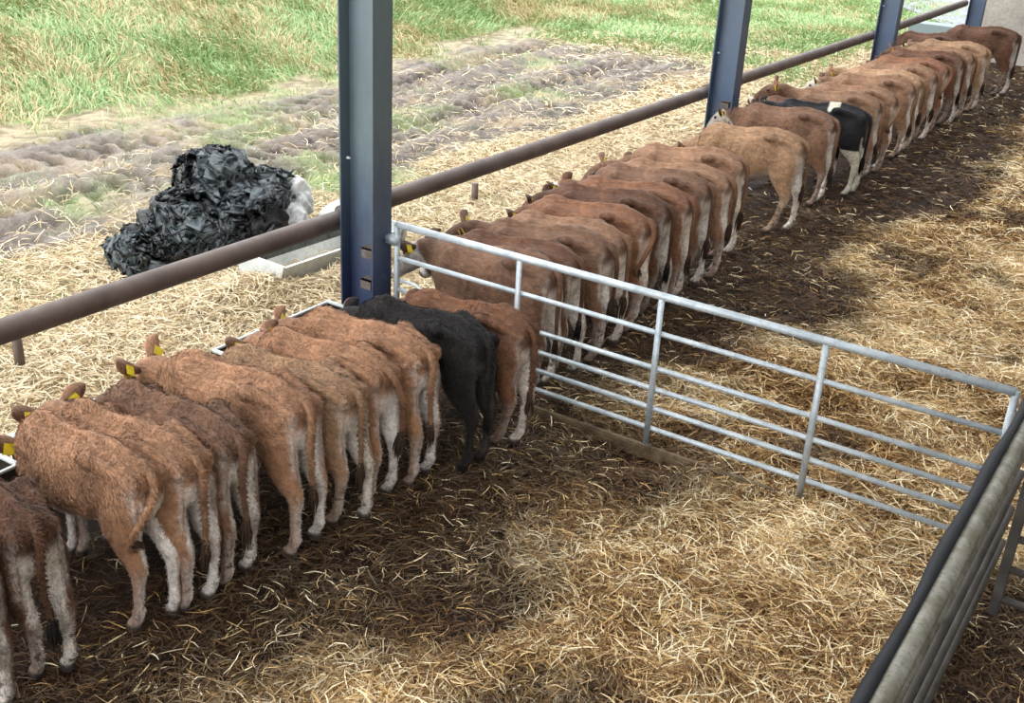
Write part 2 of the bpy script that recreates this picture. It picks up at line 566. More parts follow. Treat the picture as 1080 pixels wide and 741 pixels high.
# neck rail outside the columns, one length per bay
RX, RZ = -0.255, 1.0
def rail(y0, y1, z0, z1, label):
    bm = bmesh.new()
    n = 24
    loft(bm, [((RX, y0 + (y1 - y0) * i / n, z0 + (z1 - z0) * i / n), 0.068, 0.068) for i in range(n + 1)], 20)
    o = from_bm('barrier_rail', bm, M_RAIL)
    tag(o, label, 'rail', 'brown barrier rails between the columns')
    return o
rail(-9.0, 0.0, 1.08, 1.0, 'brown round barrier rail running from the left edge to the nearest column')
rail(0.02, 6.1, 1.03, 1.01, 'brown round barrier rail between the nearest column and the second column')
rail(6.12, 12.2, 1.03, 1.01, 'brown round barrier rail between the second and the third column')
rail(12.22, 18.2, 1.01, 1.02, 'brown round barrier rail between the third column and the end wall column')

# ---- galvanised gate
GY, GX, GS = 0.0746, 0.20, 1.0134
gate = bpy.data.objects.new('field_gate', None); C.objects.link(gate)
gate.location = (GX, GY, 0.0)
tag(gate, 'long galvanised six-rail gate across the bedding, dividing the two groups of cattle', 'gate')
def gpart(name, bm, mat=M_GALV): return from_bm(name, bm, mat, gate)
LEN = 4.03
for z, r in ((1.046, 0.0245), (0.806, 0.0165), (0.573, 0.0165), (0.433, 0.0165), (0.301, 0.0165), (0.161, 0.0165)):
    bm = bmesh.new(); tube(bm, [(0, 0, z), (LEN * .33, 0.003, z), (LEN * .66, -0.003, z), (LEN, 0, z)], r, 14)
    gpart('rail', bm)
for i in range(5):
    bm = bmesh.new()
    x = min(GS * i, LEN)
    if i in (0, 4):
        tube(bm, [(x, 0, 0.05), (x, 0, 1.05)], 0.021, 14)
    else:
        box(bm, (x - 0.02, -0.022, 0.05), (x + 0.02, -0.015, 1.03), 0.002)
    gpart('upright', bm)
bm = bmesh.new(); tube(bm, [(0.06, -0.03, 0.66), (0.20, -0.05, 0.67), (0.30, -0.06, 0.63), (0.36, -0.06, 0.55)], 0.012, 8)
gpart('latch_bar', bm)
for z in (0.93, 0.25):
    bm = bmesh.new(); box(bm, (-0.09, -0.03, z - 0.03), (0.02, 0.03, z + 0.03), 0.005); gpart('hinge', bm)

bm = bmesh.new()
r0 = [(0.3, 0.0), (1.2, 0.02), (2.2, -0.02), (3.1, 0.0), (4.0, 0.01)]
box(bm, (0.3, -0.025, -0.06), (3.55, 0.025, 0.035), 0.01)
o = from_bm('ground_kerb', bm, M_DIRTWOOD, smooth=False); o.location = (0, GY, 0)
tag(o, 'low mud-caked steel sill lying on the bedding beneath the gate', 'sill')

# ---- near right barrier of heavy pipes
bar = bpy.data.objects.new('pipe_barrier', None); C.objects.link(bar); bar.location = (4.345, 0, 0.03)
tag(bar, 'dirty grey pipe barrier with black rubber edge in the lower right corner', 'barrier')
for z, r in ((1.0, 0.042), (0.80, 0.026), (0.56, 0.022), (0.34, 0.022), (0.13, 0.022)):
    bm = bmesh.new(); tube(bm, [(0, y, z + 0.004 * math.sin(y * 2)) for y in np.linspace(-5.0, 0.12, 12)], r, 18)
    from_bm('pipe', bm, M_GALV_DIRTY if z > .7 else M_DARKSTEEL, bar)
for y in (-4.2, -2.75, -1.45, -0.1):
    bm = bmesh.new(); box(bm, (-0.03, y - 0.02, 0.0), (-0.02, y + 0.02, 0.98), 0.003)
    from_bm('upright', bm, M_DARKSTEEL, bar, smooth=False)
bm = bmesh.new()
n = 40
A = []
for i in range(n + 1):
    y = -5.0 + 5.1 * i / n
    wv = 0.012 * math.sin(i * 0.9) + 0.01 * math.sin(i * 0.37)
    sec = [(-0.020, 1.046), (-0.048 + wv * .3, 1.048), (-0.074 + wv * .5, 1.02), (-0.084 + wv * .5, 0.93 + wv), (-0.078 + wv * .5, 0.93 + wv), (-0.068 + wv * .5, 1.01), (-0.046 + wv * .3, 1.042), (-0.020, 1.041)]
    A.append([bm.verts.new((x, y, z)) for x, z in sec])
for a, b in zip(A[:-1], A[1:]):
    for k in range(8):
        bm.faces.new((a[k], a[(k + 1) % 8], b[(k + 1) % 8], b[k]))
bm.faces.new(A[0]); bm.faces.new(A[-1][::-1])
from_bm('rubber_strip', bm, M_RUBBER, bar)

# ---- dark side gate beyond the barrier at the right edge
sg = bpy.data.objects.new('side_gate', None); C.objects.link(sg); sg.location = (4.43, -0.36, 0)
sg.rotation_euler = (0, 0, 0.0)
tag(sg, 'dark grimy barred gate at the right edge, behind the pipe barrier', 'gate')
for z in (0.12, 0.3, 0.48, 0.66, 0.84, 1.0):
    bm = bmesh.new(); tube(bm, [(0, 0, z), (2.2, 0, z)], 0.02, 10); from_bm('rail', bm, M_DARKSTEEL, sg)
for x in (0.0, 0.75, 1.5, 2.2):
    bm = bmesh.new(); box(bm, (x - .025, -.02, 0.02), (x + .025, .02, 1.02), 0.004); from_bm('upright', bm, M_DARKSTEEL, sg, smooth=False)

# ---- outside stub posts
for (x, y, h, lab) in ((-1.68, -1.66, 0.34, 'short rusty stub post in the straw under the left end of the rail'),
                       (-1.61, 3.62, 0.22, 'short rusty stub post in the straw beyond the gate, above the brown backs')):
    bm = bmesh.new(); tube(bm, [(0, 0, -0.05), (0, 0, h)], 0.035, 14)
    for f in bm.faces: pass
    o = from_bm('stub_post', bm, M_RAIL); o.location = (x, y, 0)
    tag(o, lab, 'post', 'stub posts outside the barrier')

# ---- inner feed troughs (open channels under the heads)
def channel(bm, L_, w, h, t, flare=0.03, ends=True):
    sec = [(-w / 2 - flare, h), (-w / 2, 0), (w / 2, 0), (w / 2 + flare, h), (w / 2 + flare - t * 1.4, h), (w / 2 - t, t), (-w / 2 + t, t), (-w / 2 - flare + t * 1.4, h)]
    a = [bm.verts.new((x, 0, z)) for x, z in sec]; b = [bm.verts.new((x, L_, z)) for x, z in sec]
    m = len(sec)
    for k in range(m):
        bm.faces.new((a[k], a[(k + 1) % m], b[(k + 1) % m], b[k]))
    bm.faces.new(a); bm.faces.new(b[::-1])
    if ends:
        for y in (0.0, L_ - t):
            v = [bm.verts.new((x, y + dy, z)) for dy in (0, t) for x, z in ((-w / 2 - flare, h), (-w / 2, 0), (w / 2, 0), (w / 2 + flare, h))]
            for f in ((0, 1, 2, 3), (7, 6, 5, 4), (0, 4, 5, 1), (1, 5, 6, 2), (2, 6, 7, 3), (3, 7, 4, 0)):
                bm.faces.new([v[i] for i in f])
def feed_trough(y0, L_, lab):
    root = bpy.data.objects.new('feed_trough', None); C.objects.link(root); root.location = (-0.10, y0, 0)
    tag(root, lab, 'trough', 'feed troughs under the heads')
    bm = bmesh.new(); channel(bm, L_, 0.24, 0.22, 0.012)
    for v in bm.verts: v.co.z += 0.20
    from_bm('trough_body', bm, M_TROUGHIN, root, smooth=False)
    bm = bmesh.new()
    for s in (-1, 1):
        box(bm, (s * 0.145 - 0.012, 0, 0.42), (s * 0.145 + 0.012, L_, 0.435), 0.003)
    for y in (0.0, L_ - 0.04):
        box(bm, (-0.15, y, 0.421), (0.15, y + 0.03, 0.436), 0.003)
    from_bm('trough_rim', bm, M_WHITEMETAL, root, smooth=False)
    for y in (0.12, L_ - 0.12):
        bm = bmesh.new(); box(bm, (-0.14, y - 0.03, -0.05), (0.14, y + 0.03, 0.202), 0.005); from_bm('foot', bm, M_DARKSTEEL, root, smooth=False)
feed_trough(-5.4, 2.6, 'feed trough at the far left under the nearest heads')
feed_trough(-2.68, 1.36, 'pale-rimmed feed trough in front of the left group, its corner showing beside a grey ear')
feed_trough(-1.24, 1.12, 'pale-rimmed feed trough ending below the nearest column')

# ---- pale trough lying in the straw outside
root = bpy.data.objects.new('empty_trough', None); C.objects.link(root)
tag(root, 'long pale grey empty trough lying in straw outside, beside the black plastic heap', 'trough')
root.location = (-1.55, 0.48, 0.0)
root.rotation_euler = (0, 0, math.radians(-3))
bm = bmesh.new(); channel(bm, 1.5, 0.36, 0.24, 0.02, 0.08, ends=False)
from_bm('trough_body', bm, M_WHITEMETAL, root, smooth=False)
for y in (-0.01, 1.49):
    bm = bmesh.new()
    v = [bm.verts.new((x, y + dy, z)) for dy in (0, 0.02) for x, z in ((-0.29, 0.27), (-0.20, -0.02), (0.20, -0.02), (0.29, 0.27))]
    for f in ((0, 1, 2, 3), (7, 6, 5, 4), (0, 4, 5, 1), (1, 5, 6, 2), (2, 6, 7, 3), (3, 7, 4, 0)):
        bm.faces.new([v[i] for i in f])
    from_bm('end_plate', bm, M_WHITEMETAL, root, smooth=False)
bm = bmesh.new(); box(bm, (-0.26, 0.02, 0.02), (-0.20, 1.47, 0.26), 0.004); 
from_bm('side_rim', bm, M_GREYWRAP, root, smooth=False)

# ---- grey box and far block by the end column
bm = bmesh.new(); box(bm, (-1.5, 19.2, -0.05), (-0.25, 19.7, 0.42), 0.02)
o = from_bm('water_tank', bm, simple('grey_green_tank', (128, 142, 146), 0.6), smooth=False)
tag(o, 'low grey-green tank outside on the grass by the farthest column', 'tank')

# ================================================================ PLASTIC HEAP
def crumple(name, blobs, mat, seed, voxel=0.035, amp=0.16, fine=0.05, parent=None):
    bm = bmesh.new()
    for c, r in blobs: ellipsoid(bm, c, r, 20)
    me = remesh(bm, voxel, 2)
    c = coords(me)
    nrm = np.empty(len(me.vertices) * 3, np.float32); me.vertices.foreach_get('normal', nrm); nrm = nrm.reshape(-1, 3)
    sv = Vector((seed * 3.1, seed * 1.7, seed))
    for i in range(len(c)):
        p = Vector(c[i])
        w = Vector((mn.noise(p * 2.2 + sv), mn.noise(p * 2.2 + sv * 2), mn.noise(p * 2.2 - sv))) * 0.35
        q = p + w
        r1 = 1 - abs(mn.noise(q * 3.1 + sv)) * 2.4
        r2 = 1 - abs(mn.noise(Vector((q.x * 9, q.y * 9, q.z * 5)) + sv)) * 2.6
        r3 = 1 - abs(mn.noise(q * 19 + sv)) * 2.4
        d = amp * (r1 - 0.6) + fine * (r2 - 0.5) + fine * 0.35 * (r3 - .5)
        c[i] += nrm[i] * d
        if c[i][2] < -0.03: c[i][2] = -0.03
    me.vertices.foreach_set('co', c.ravel()); me.update(); me.shade_smooth()
    return link_obj(name, me, mat, parent)
heap = crumple('plastic_heap', [((-2.95, 0.35, .16), (.42, .42, .26)), ((-3.0, 0.95, .3), (.62, .6, .42)), ((-3.1, 1.65, .42), (.62, .62, .48)),
                                ((-3.05, 1.45, .78), (.40, .42, .30)), ((-2.6, 1.55, .3), (.42, .5, .42)), ((-2.75, 2.0, .38), (.34, .34, .40))], M_BLACKWRAP, 1.0, 0.026, 0.10, 0.028)
heap.scale = (.76, .76, .76); heap.location = (-.33, -.04, 0)
tag(heap, 'big crumpled heap of black silage plastic on the straw outside', 'plastic heap')
# torn flaps hanging over the heap
from mathutils.bvhtree import BVHTree
_hm = heap.data
HB = BVHTree.FromPolygons([v.co.copy() for v in _hm.vertices], [tuple(q.vertices) for q in _hm.polygons])
def ground_z(x, y):
    return float(out_h(np.array([x]), np.array([y]))[0])
def flap(seed, c, size, ang, mat, parent):
    """a torn sheet thrown over the heap: lies on it, with long sharp folds across its width"""
    bm = bmesh.new(); n, m_ = 44, 26
    V = {}
    cen, cn = HB.find_nearest(Vector(c))[:2]
    t0 = cn.cross(Vector((math.cos(ang), math.sin(ang), .3))).normalized()
    ax = t0; ay = cn.cross(ax).normalized()
    for i in range(n + 1):
        for j in range(m_ + 1):
            u, v = i / n - .5, j / m_ - .5
            e1 = 1 + 0.45 * mn.noise(Vector((v * 6, 2.0, seed))); e2 = 1 + 0.5 * mn.noise(Vector((u * 6, 7.0, seed)))
            p = cen + ax * u * size[0] * e1 + ay * v * size[1] * e2
            h, hn = HB.find_nearest(p)[:2]
            if hn.dot(p - h) < 0 and (p - h).length < .3: hn = hn
            w = mn.noise(Vector((u * 3, v * 3, seed + 9))) * 2.5
            f = 1 - abs(mn.noise(Vector((u * 10 + w, v * 3.0 + w * .5, seed * 1.3)))) * 2.6
            g = 1 - abs(mn.noise(Vector((u * 24 + w * 2, v * 9, seed * 2.1)))) * 2.6
            hn = (hn + Vector((0, 0, .3))).normalized()
            lift_ = 0.03 + 0.075 * max(f, -.4) + 0.022 * g + .05 * max(0, mn.noise(Vector((u * 2, v * 2, seed * 3))))
            p = h + hn * lift_
            p.z = max(p.z, ground_z(p.x, p.y) + .01)
            V[i, j] = bm.verts.new(p)
    for i in range(n):
        for j in range(m_):
            bm.faces.new((V[i, j], V[i + 1, j], V[i + 1, j + 1], V[i, j + 1]))
    o = from_bm('wrap_fold', bm, mat, parent)
    s = o.modifiers.new('thick', 'SOLIDIFY'); s.thickness = 0.005
    return o
rr_ = random.Random(4)
flap(90, (-2.7, 1.3, 1.05), (.8, .7), .5, M_HILITEWRAP, heap); flap(91, (-2.6, 1.55, .9), (.7, .6), 1.7, M_GREYWRAP, heap); flap(92, (-2.55, 1.5, .5), (.6, .6), 3.0, M_BLACKWRAP, heap)
for k in range(34):
    a_ = rr_.uniform(0.0, 1.0)
    th_ = rr_.uniform(-1.9, 1.3)
    rad = rr_.uniform(.2, .7)
    c = (-3.0 + rad * math.cos(th_), 0.3 + 1.5 * a_ + rad * .6 * math.sin(th_), rr_.uniform(.1, .45) + .75 * max(0, a_ - .35) * rr_.uniform(.4, 1.4))
    flap(k + 3, c, (rr_.uniform(.35, .7), rr_.uniform(.3, .55)), rr_.uniform(0, 6.28), (M_BLACKWRAP, M_GREYWRAP, M_HILITEWRAP, M_BLACKWRAP, M_HILITEWRAP)[k % 5], heap)  # lighter sheets mixed in as painted highlights
wl_ = crumple('white_wrap', [((-2.3, 1.75, .22), (.18, .24, .28)), ((-2.2, 1.3, .06), (.14, .22, .10)), ((-2.45, 2.02, .42), (.18, .2, .32))], M_WHITEWRAP, 4.0, 0.024, 0.05, 0.02)
wl_.scale = (.76,) * 3; wl_.location = (-.40, .14, 0)
tag(wl_, 'crumpled white plastic wrap on the right side of the black heap', 'plastic wrap')
wb = crumple('white_sack', [((-2.12, 2.15, .14), (.2, .26, .2)), ((-2.0, 2.35, .1), (.2, .2, .14))], M_WHITEWRAP, 6.0, 0.022, 0.05, 0.02)
wb.location = (.12, -.14, -.03)
tag(wb, 'small rounded white plastic bundle left of the nearest column', 'plastic bundle')

# ================================================================ CATTLE
def calf_mesh(p, voxel):
    """one continuous calf body. x forward from the tail head, z up, hip height about 1"""
    bm = bmesh.new()
    fat = p.get('fat', 1.0)
    # trunk: x, z_top, z_bottom, halfwidth
    tr = [(-0.03, .88, .74, .07), (0.0, .935, .68, .115), (0.06, .965, .62, .145), (.14, .975, .57, .160), (.24, .99, .56, .168), (.34, .985, .53, .170), (.46, .955, .50, .178),
          (.58, .94, .475, .190), (.70, .94, .465, .185), (.80, .955, .47, .165), (.88, .955, .49, .145), (.96, .92, .53, .118), (1.02, .88, .58, .09)]
    tr = catmull(tr, 2)
    loft(bm, [((x, 0, (a + b) / 2), w * (fat if .3 < x < .9 else (1 + fat) / 2), (a - b) / 2, (1, 0, 0)) for x, a, b, w in tr], 24, power=2.25)
    # backbone, hooks, pins
    loft(bm, [((x, 0, z), .024, .03) for x, z in ((-.01, .93), (.12, .972), (.26, .995), (.4, .985), (.55, .95), (.7, .945), (.82, .965), (.92, .93))], 8)
    for s in (-1, 1):
        ellipsoid(bm, (.285, s * .135, .948), (.070, .045, .042))
        ellipsoid(bm, (.012, s * .09, .885), (.048, .036, .05))
        loft(bm, [((.285, s * .12, .955), .03, .03), ((.16, s * .115, .93), .035, .04), ((.03, s * .085, .88), .03, .04)], 8)
        ellipsoid(bm, (.80, s * .115, .76), (.10, .055, .17))
        # hind leg
        sx, sy = p.get('hl', (0, 0)) if s > 0 else p.get('hr', (0, 0))
        hl = [(.14, .088, .84, .065, .135), (.125, .098, .74, .074, .145), (.115, .104, .64, .076, .135), (.085, .1, .55, .064, .108), (.045, .096, .47, .050, .078),
              (.01, .09, .40, .041, .058), (.004, .09, .345, .033, .042), (.014, .09, .26, .028, .031), (.02, .09, .17, .027, .030), (.028, .09, .115, .033, .037), (.05, .09, .07, .029, .032), (.07, .09, .035, .035, .044), (.078, .09, .0, .039, .053)]
        hl = catmull(hl, 2)
        rr = []
        for x, y, z, rs, ru in hl:
            k = max(0.0, min(1.0, (0.72 - z) / 0.72)) ** 1.1
            rr.append(((x + sx * k, s * y + sy * k, z), rs, ru, None))
        loft(bm, rr, 14, up=Vector((1, 0, 0.05)))
        # fore leg
        fx, fy = p.get('fl', (0, 0)) if s > 0 else p.get('fr', (0, 0))
        fl = [(.86, .10, .74, .05, .095), (.875, .108, .62, .05, .08), (.86, .108, .53, .045, .058), (.865, .1, .43, .036, .042), (.875, .095, .335, .03, .034), (.875, .093, .305, .032, .035),
              (.872, .092, .26, .0235, .025), (.87, .09, .17, .021, .0225), (.875, .09, .115, .0275, .03), (.89, .09, .07, .025, .026), (.91, .09, .035, .034, .04), (.918, .09, .0, .038, .048)]
        fl = catmull(fl, 2)
        loft(bm, [((x + fx * max(0, (.62 - z) / .62), s * y + fy * max(0, (.62 - z) / .62), z), a, b) for x, y, z, a, b in fl], 14, up=Vector((1, 0, 0.05)))
    # neck and head
    yaw = p.get('yaw', 0.0); drop = p.get('drop', 0.15)      # drop lowers the poll
    W0 = Vector((.84, 0, .77)); 
    poll = Vector((1.20 * math.cos(yaw * .35), 0.36 * math.sin(yaw * .7), .93 - drop))
    poll.x = .84 + p.get('reach', .27) * math.cos(yaw * .6); poll.y = p.get('reach', .27) * math.sin(yaw * .7); 
    hd = Vector((math.cos(yaw) * math.cos(p.get('pitch', .75)), math.sin(yaw) * math.cos(p.get('pitch', .75)), -math.sin(p.get('pitch', .75))))
    mid = W0.lerp(poll, .5) + Vector((0, 0, -.03))
    q1 = W0.lerp(poll, .8) + Vector((0, 0, -.015))
    nk = [(tuple(W0), .115, .19), (tuple(W0.lerp(mid, .5)), .098, .165), (tuple(mid), .082, .135), (tuple(q1), .07, .105), (tuple(poll - Vector((0, 0, .02)) + hd * .04), .06, .085)]
    loft(bm, nk, 16)
    s_, u_ = frame(hd)
    hc = poll + hd * 0.0 - u_ * .03
    head = [(-.03, 0, .045, .045), (.0, 0, .066, .068), (.05, 0, .078, .088), (.11, -.006, .083, .096), (.17, -.012, .072, .088), (.23, -.016, .056, .07), (.29, -.018, .047, .056), (.335, -.018, .05, .05), (.365, -.018, .05, .046), (.385, -.018, .036, .034)]
    loft(bm, [(tuple(hc + hd * a + u_ * b), c, d) for a, b, c, d in catmull(head, 2)], 16, power=2.2)
    for s in (-1, 1):
        ellipsoid(bm, tuple(hc + hd * .10 + s_ * s * .068 + u_ * .045), (.026, .026, .022), 10)
    me = remesh(bm, voxel, 5, 0.5)
    co = coords(me).astype(np.float64)
    nr = np.empty(len(me.vertices) * 3, np.float32); me.vertices.foreach_get('normal', nr); nr = nr.reshape(-1, 3)
    x, y, z = co.T
    # ribs, muscle grooves and loose hair relief
    rib = np.sin((x + .25 * (z - .7)) * 2 * PI / .075) * np.exp(-((x - .62) / .15) ** 2) * np.exp(-((z - .70) / .15) ** 2) * (np.abs(y) > .10)
    flank = -0.022 * np.exp(-(((x - .40) / .06) ** 2 + ((z - .83) / .06) ** 2)) * (np.abs(y) > .08)
    thurl = -0.018 * np.exp(-(((x - .17) / .06) ** 2 + ((z - .86) / .05) ** 2)) * (np.abs(y) > .08)
    seed = p.get('seed', 0)
    lump = (fbm(x + seed, z + y * 1.3, 9, seed, 3) - .5) * 0.012 + (fbm(x * 1 + seed, z + y, 34, seed + 2, 2) - .5) * 0.005
    co += nr * (rib * .0035 + flank + thurl + lump)[:, None]
    # markings
    ay = np.abs(y)
    back = np.clip(-nr[:, 0], 0, 1)
    yi = ay + 0.03 * (fbm(z * 1.0, y + seed, 6, seed, 2) - .5)
    pale = (1 - sstep(yi, .080, .100)) * (1 - sstep(x, .05, .14)) * sstep(.84 - z, 0, .10) * sstep(z, .36, .46)
    inner = sstep(-nr[:, 1] * np.sign(y), .1, .7) * (z < .72) * (x < .35)
    pale = np.maximum(pale, inner * .85)
    under = sstep(-nr[:, 2], .35, .85) * (z > .38) * (z < .62) * (x > .2) * (x < .9)
    pale = np.maximum(pale, under * .7)
    edge = np.exp(-((yi - .112) / .016) ** 2) * back * sstep(z, .5, .6) * (1 - sstep(z, .86, .93)) * (x < .1)
    pale = np.maximum(pale, edge * .55)
    lower = (1 - sstep(z, .30, .46)) * (0.14 + .6 * sstep(-nr[:, 1] * np.sign(y), -.3, .5) + .30 * back)
    lower *= p.get('sock', 1.0)
    pale = np.maximum(pale, lower)
    pale *= p.get('paleamt', 1.0)
    dark = (1 - sstep(z, .035, .06)) * 0.95
    hp = co - np.array(hc)
    along = hp @ np.array(hd)
    isH = (x > .95)
    muz = sstep(along, .345, .365) * isH
    ring = sstep(along, .28, .31) * (1 - sstep(along, .345, .365)) * isH
    pale = np.maximum(pale, ring * .8)
    dark = np.maximum(dark, muz * .9)
    dark = np.maximum(dark, .35 * sstep(along, .0, .1) * (1 - ring) * isH)
    if p.get('pied'):
        pt = (np.exp(-(((x - .35) / .065) ** 4 + ((y + .0) / .13) ** 4)) * (z > .9))
        pt = np.maximum(pt, (z < .56) * sstep(.56 - z, 0, .05) * (x < .5))
        pt = np.maximum(pt, (1 - sstep(yi, .06, .085)) * (x < .08) * (z < .66))
        pale = sstep(pt, .35, .6); 
    if p.get('spot'):
        pale = np.maximum(pale, np.exp(-(((x - p['spot'][0]) / .03) ** 2 + ((z - p['spot'][1]) / .08) ** 2)) * (y < 0) * 1.4)
    if p.get('blaze'):
        pale = np.maximum(pale, isH * sstep(along, -.03, .02) * .9)
    co32 = co.astype(np.float32)
    me.vertices.foreach_set('co', co32.ravel())
    # ears and tail added as closed shells of the same mesh
    bm = bmesh.new()
    n0 = 0
    ears = []
    for s in (-1, 1):
        base = hc + hd * .005 + s_ * s * .058 + u_ * .035
        up_ = p.get('earup', .25)
        d = (s_ * s * 1.0 + u_ * up_ - hd * p.get('earback', .25)).normalized()
        wdir = (u_ * .8 - hd * .15).normalized(); wdir = (wdir - d * wdir.dot(d)).normalized()
        thick = d.cross(wdir).normalized()
        if thick.dot(hd) < 0: thick = -thick
        prof = [(0, .020), (.035, .030), (.07, .046), (.105, .053), (.135, .049), (.165, .034), (.182, .016), (.188, .004)]
        lo = []
        for a, w in prof:
            c = base + d * a
            ring_ = []
            for k in range(14):
                t = 2 * PI * k / 14
                cw, ct = math.cos(t), math.sin(t)
                cup = -(1 - cw * cw) * 0.0 + (cw * cw) * w * .45
                ring_.append(bm.verts.new(c + wdir * w * cw + thick * (ct * min(.007 + .25 * (.03 - a if a < .03 else 0), .014) + cup)))
            lo.append(ring_)
        for A_, B_ in zip(lo[:-1], lo[1:]):
            for k in range(14):
                bm.faces.new((A_[k], A_[(k + 1) % 14], B_[(k + 1) % 14], B_[k]))
        bm.faces.new(lo[0]); bm.faces.new(lo[-1])
        ears.append((base + d * .085 - wdir * .012, d, wdir, thick, s))
    nv_ear = len(bm.verts)
    tl = p.get('tail', [(0.02, 0, .93), (-.035, 0, .915), (-.062, 0, .85), (-.062, .0, .74), (-.06, .0, .60), (-.055, 0, .47), (-.05, 0, .38)])
    pts = catmull([tuple(q) for q in tl], 4)
    rings = [(q, .024 - .014 * (i / len(pts)), .026 - .016 * (i / len(pts))) for i, q in enumerate(pts)]
    loft(bm, rings, 10, up=Vector((1, 0.01, 0)))
    bmesh.ops.recalc_face_normals(bm, faces=bm.faces)
    ext = bpy.data.meshes.new('e'); bm.to_mesh(ext); bm.free()
    ec = coords(ext)
    enr = np.empty(len(ext.vertices) * 3, np.float32); ext.vertices.foreach_get('normal', enr); enr = enr.reshape(-1, 3)
    # join
    bm2 = bmesh.new(); bm2.from_mesh(me); bm2.from_mesh(ext)
    full = bpy.data.meshes.new('calf'); bm2.to_mesh(full); bm2.free()
    bpy.data.meshes.remove(me)
    m = np.zeros((len(full.vertices), 3), np.float32)
    nb = len(co32)
    m[:nb, 0] = np.clip(pale, 0, 1); m[:nb, 1] = np.clip(dark, 0, 1)
    inn = np.zeros(len(ec)); 
    inn[:nv_ear] = sstep(enr[:nv_ear] @ np.array(hd), .15, .5)
    m[nb:, 2] = inn * .9
    m[nb:nb + nv_ear, 1] = (1 - inn[:nv_ear]) * .30
    m[nb + nv_ear:, 1] = .12 + .3 * (1 - sstep(ec[nv_ear:, 2], .4, .7))
    set_col(full, 'mask', m)
    full.shade_smooth()
    bpy.data.meshes.remove(ext)
    return full, pts, ears, (hc, hd, s_, u_)

def switch_mesh(p0, d, ln, seed):
    """tail switch: a lock of tapering hair strands"""
    rr = random.Random(seed)
    bm = bmesh.new()
    d = Vector(d).normalized()
    for k in range(26):
        a = rr.uniform(0, 2 * PI); r = rr.uniform(0, .014)
        s = Vector(p0) + Vector((math.cos(a) * r, math.sin(a) * r, rr.uniform(0, .06)))
        sp = Vector((rr.uniform(-.02, .02), rr.uniform(-.022, .022), 0))
        l = ln * rr.uniform(.6, 1.0)
        pts = [(tuple(s + d * l * t + sp * math.sin(t * 2.2)), .0075 * (1 - t) ** .6 + .001, .0075 * (1 - t) ** .6 + .001) for t in (0, .25, .5, .75, 1)]
        loft(bm, pts, 5, up=Vector((1, .1, 0)))
    return bm

def tag_bm(e):
    base, d, w, th, s = e
    bm = bmesh.new()
    for sg_ in (-1, 1):
        c = base + th * (.014 * sg_ + .008)
        M_ = Matrix((( d.x, w.x, th.x, c.x), (d.y, w.y, th.y, c.y), (d.z, w.z, th.z, c.z), (0, 0, 0, 1)))
        box(bm, (-.026, -.045, -.002), (.026, .012, .002), .0015, M_)
        tb = [tuple(M_ @ Vector((0, 0, -.004))), tuple(M_ @ Vector((0, 0, .004)))]
        tube(bm, tb, .009, 8)
    return bm

def hair_coat(o, n, seed, coat):
    """scruffy winter coat: short locks lying back and down over the hide"""
    me = o.data; rng = np.random.default_rng(seed + 100)
    nf = len(me.polygons)
    cen = np.empty(nf * 3, np.float32); me.polygons.foreach_get('center', cen); cen = cen.reshape(-1, 3)
    nor = np.empty(nf * 3, np.float32); me.polygons.foreach_get('normal', nor); nor = nor.reshape(-1, 3)
    ls = np.empty(nf, np.int32); me.polygons.foreach_get('loop_start', ls)
    lv = np.empty(len(me.loops), np.int32); me.loops.foreach_get('vertex_index', lv)
    mk = np.empty(len(me.vertices) * 4, np.float32); me.color_attributes['mask'].data.foreach_get('color', mk); mk = mk.reshape(-1, 4)
    ar = np.empty(nf, np.float32); me.polygons.foreach_get('area', ar)
    ok = (cen[:, 2] > .12) & (cen[:, 0] < 1.03) & (cen[:, 0] > -.2)
    w = ar * ok; w = w / w.sum()
    f = rng.choice(nf, n, p=w)
    P = cen[f] + rng.normal(0, .004, (n, 3)); N = nor[f]
    g = np.stack([-.75 + rng.normal(0, .35, n), (fbm(P[:, 0], P[:, 2], 7, seed, 2) - .5) * 2.5, -.55 + (fbm(P[:, 0] + 4, P[:, 2] + P[:, 1], 8, seed + 5, 2) - .5) * 2.2 + rng.normal(0, .2, n)], -1)
    g = g - N * (g * N).sum(1)[:, None]; g /= np.linalg.norm(g, axis=1)[:, None] + 1e-6
    ln = rng.uniform(.012, .026, n) * (.45 + .55 * sstep(P[:, 2], .35, .7)); wd = rng.uniform(.0025, .0050, n)
    sd = np.cross(N, g) + N * rng.normal(0, .35, n)[:, None]
    out = np.empty((n, 3, 2, 3))
    for i, (t, k, lf) in enumerate(((0, .8, -.002), (.5, 1.0, .0025), (1.0, .25, .0038))):
        c = P + g * (ln * t)[:, None] + N * (lf * (.6 + .8 * rng.random(n)) if lf > 0 else np.full(n, lf))[:, None]
        out[:, i, 0] = c - sd * (wd * k / 2)[:, None]; out[:, i, 1] = c + sd * (wd * k / 2)[:, None]
    base = (np.arange(n) * 6)[:, None, None]
    q = (base + np.array([[0, 1, 3, 2], [2, 3, 5, 4]])[None]).reshape(-1, 4)
    hm = mesh_np('hair', out.reshape(-1, 3), q)
    set_col(hm, 'mask', np.repeat(mk[lv[ls[f]]][:, :3], 6, 0))
    h = link_obj('hair', hm, COATS[coat], o)
    h['kind'] = 'stuff'
    hm.shade_smooth()

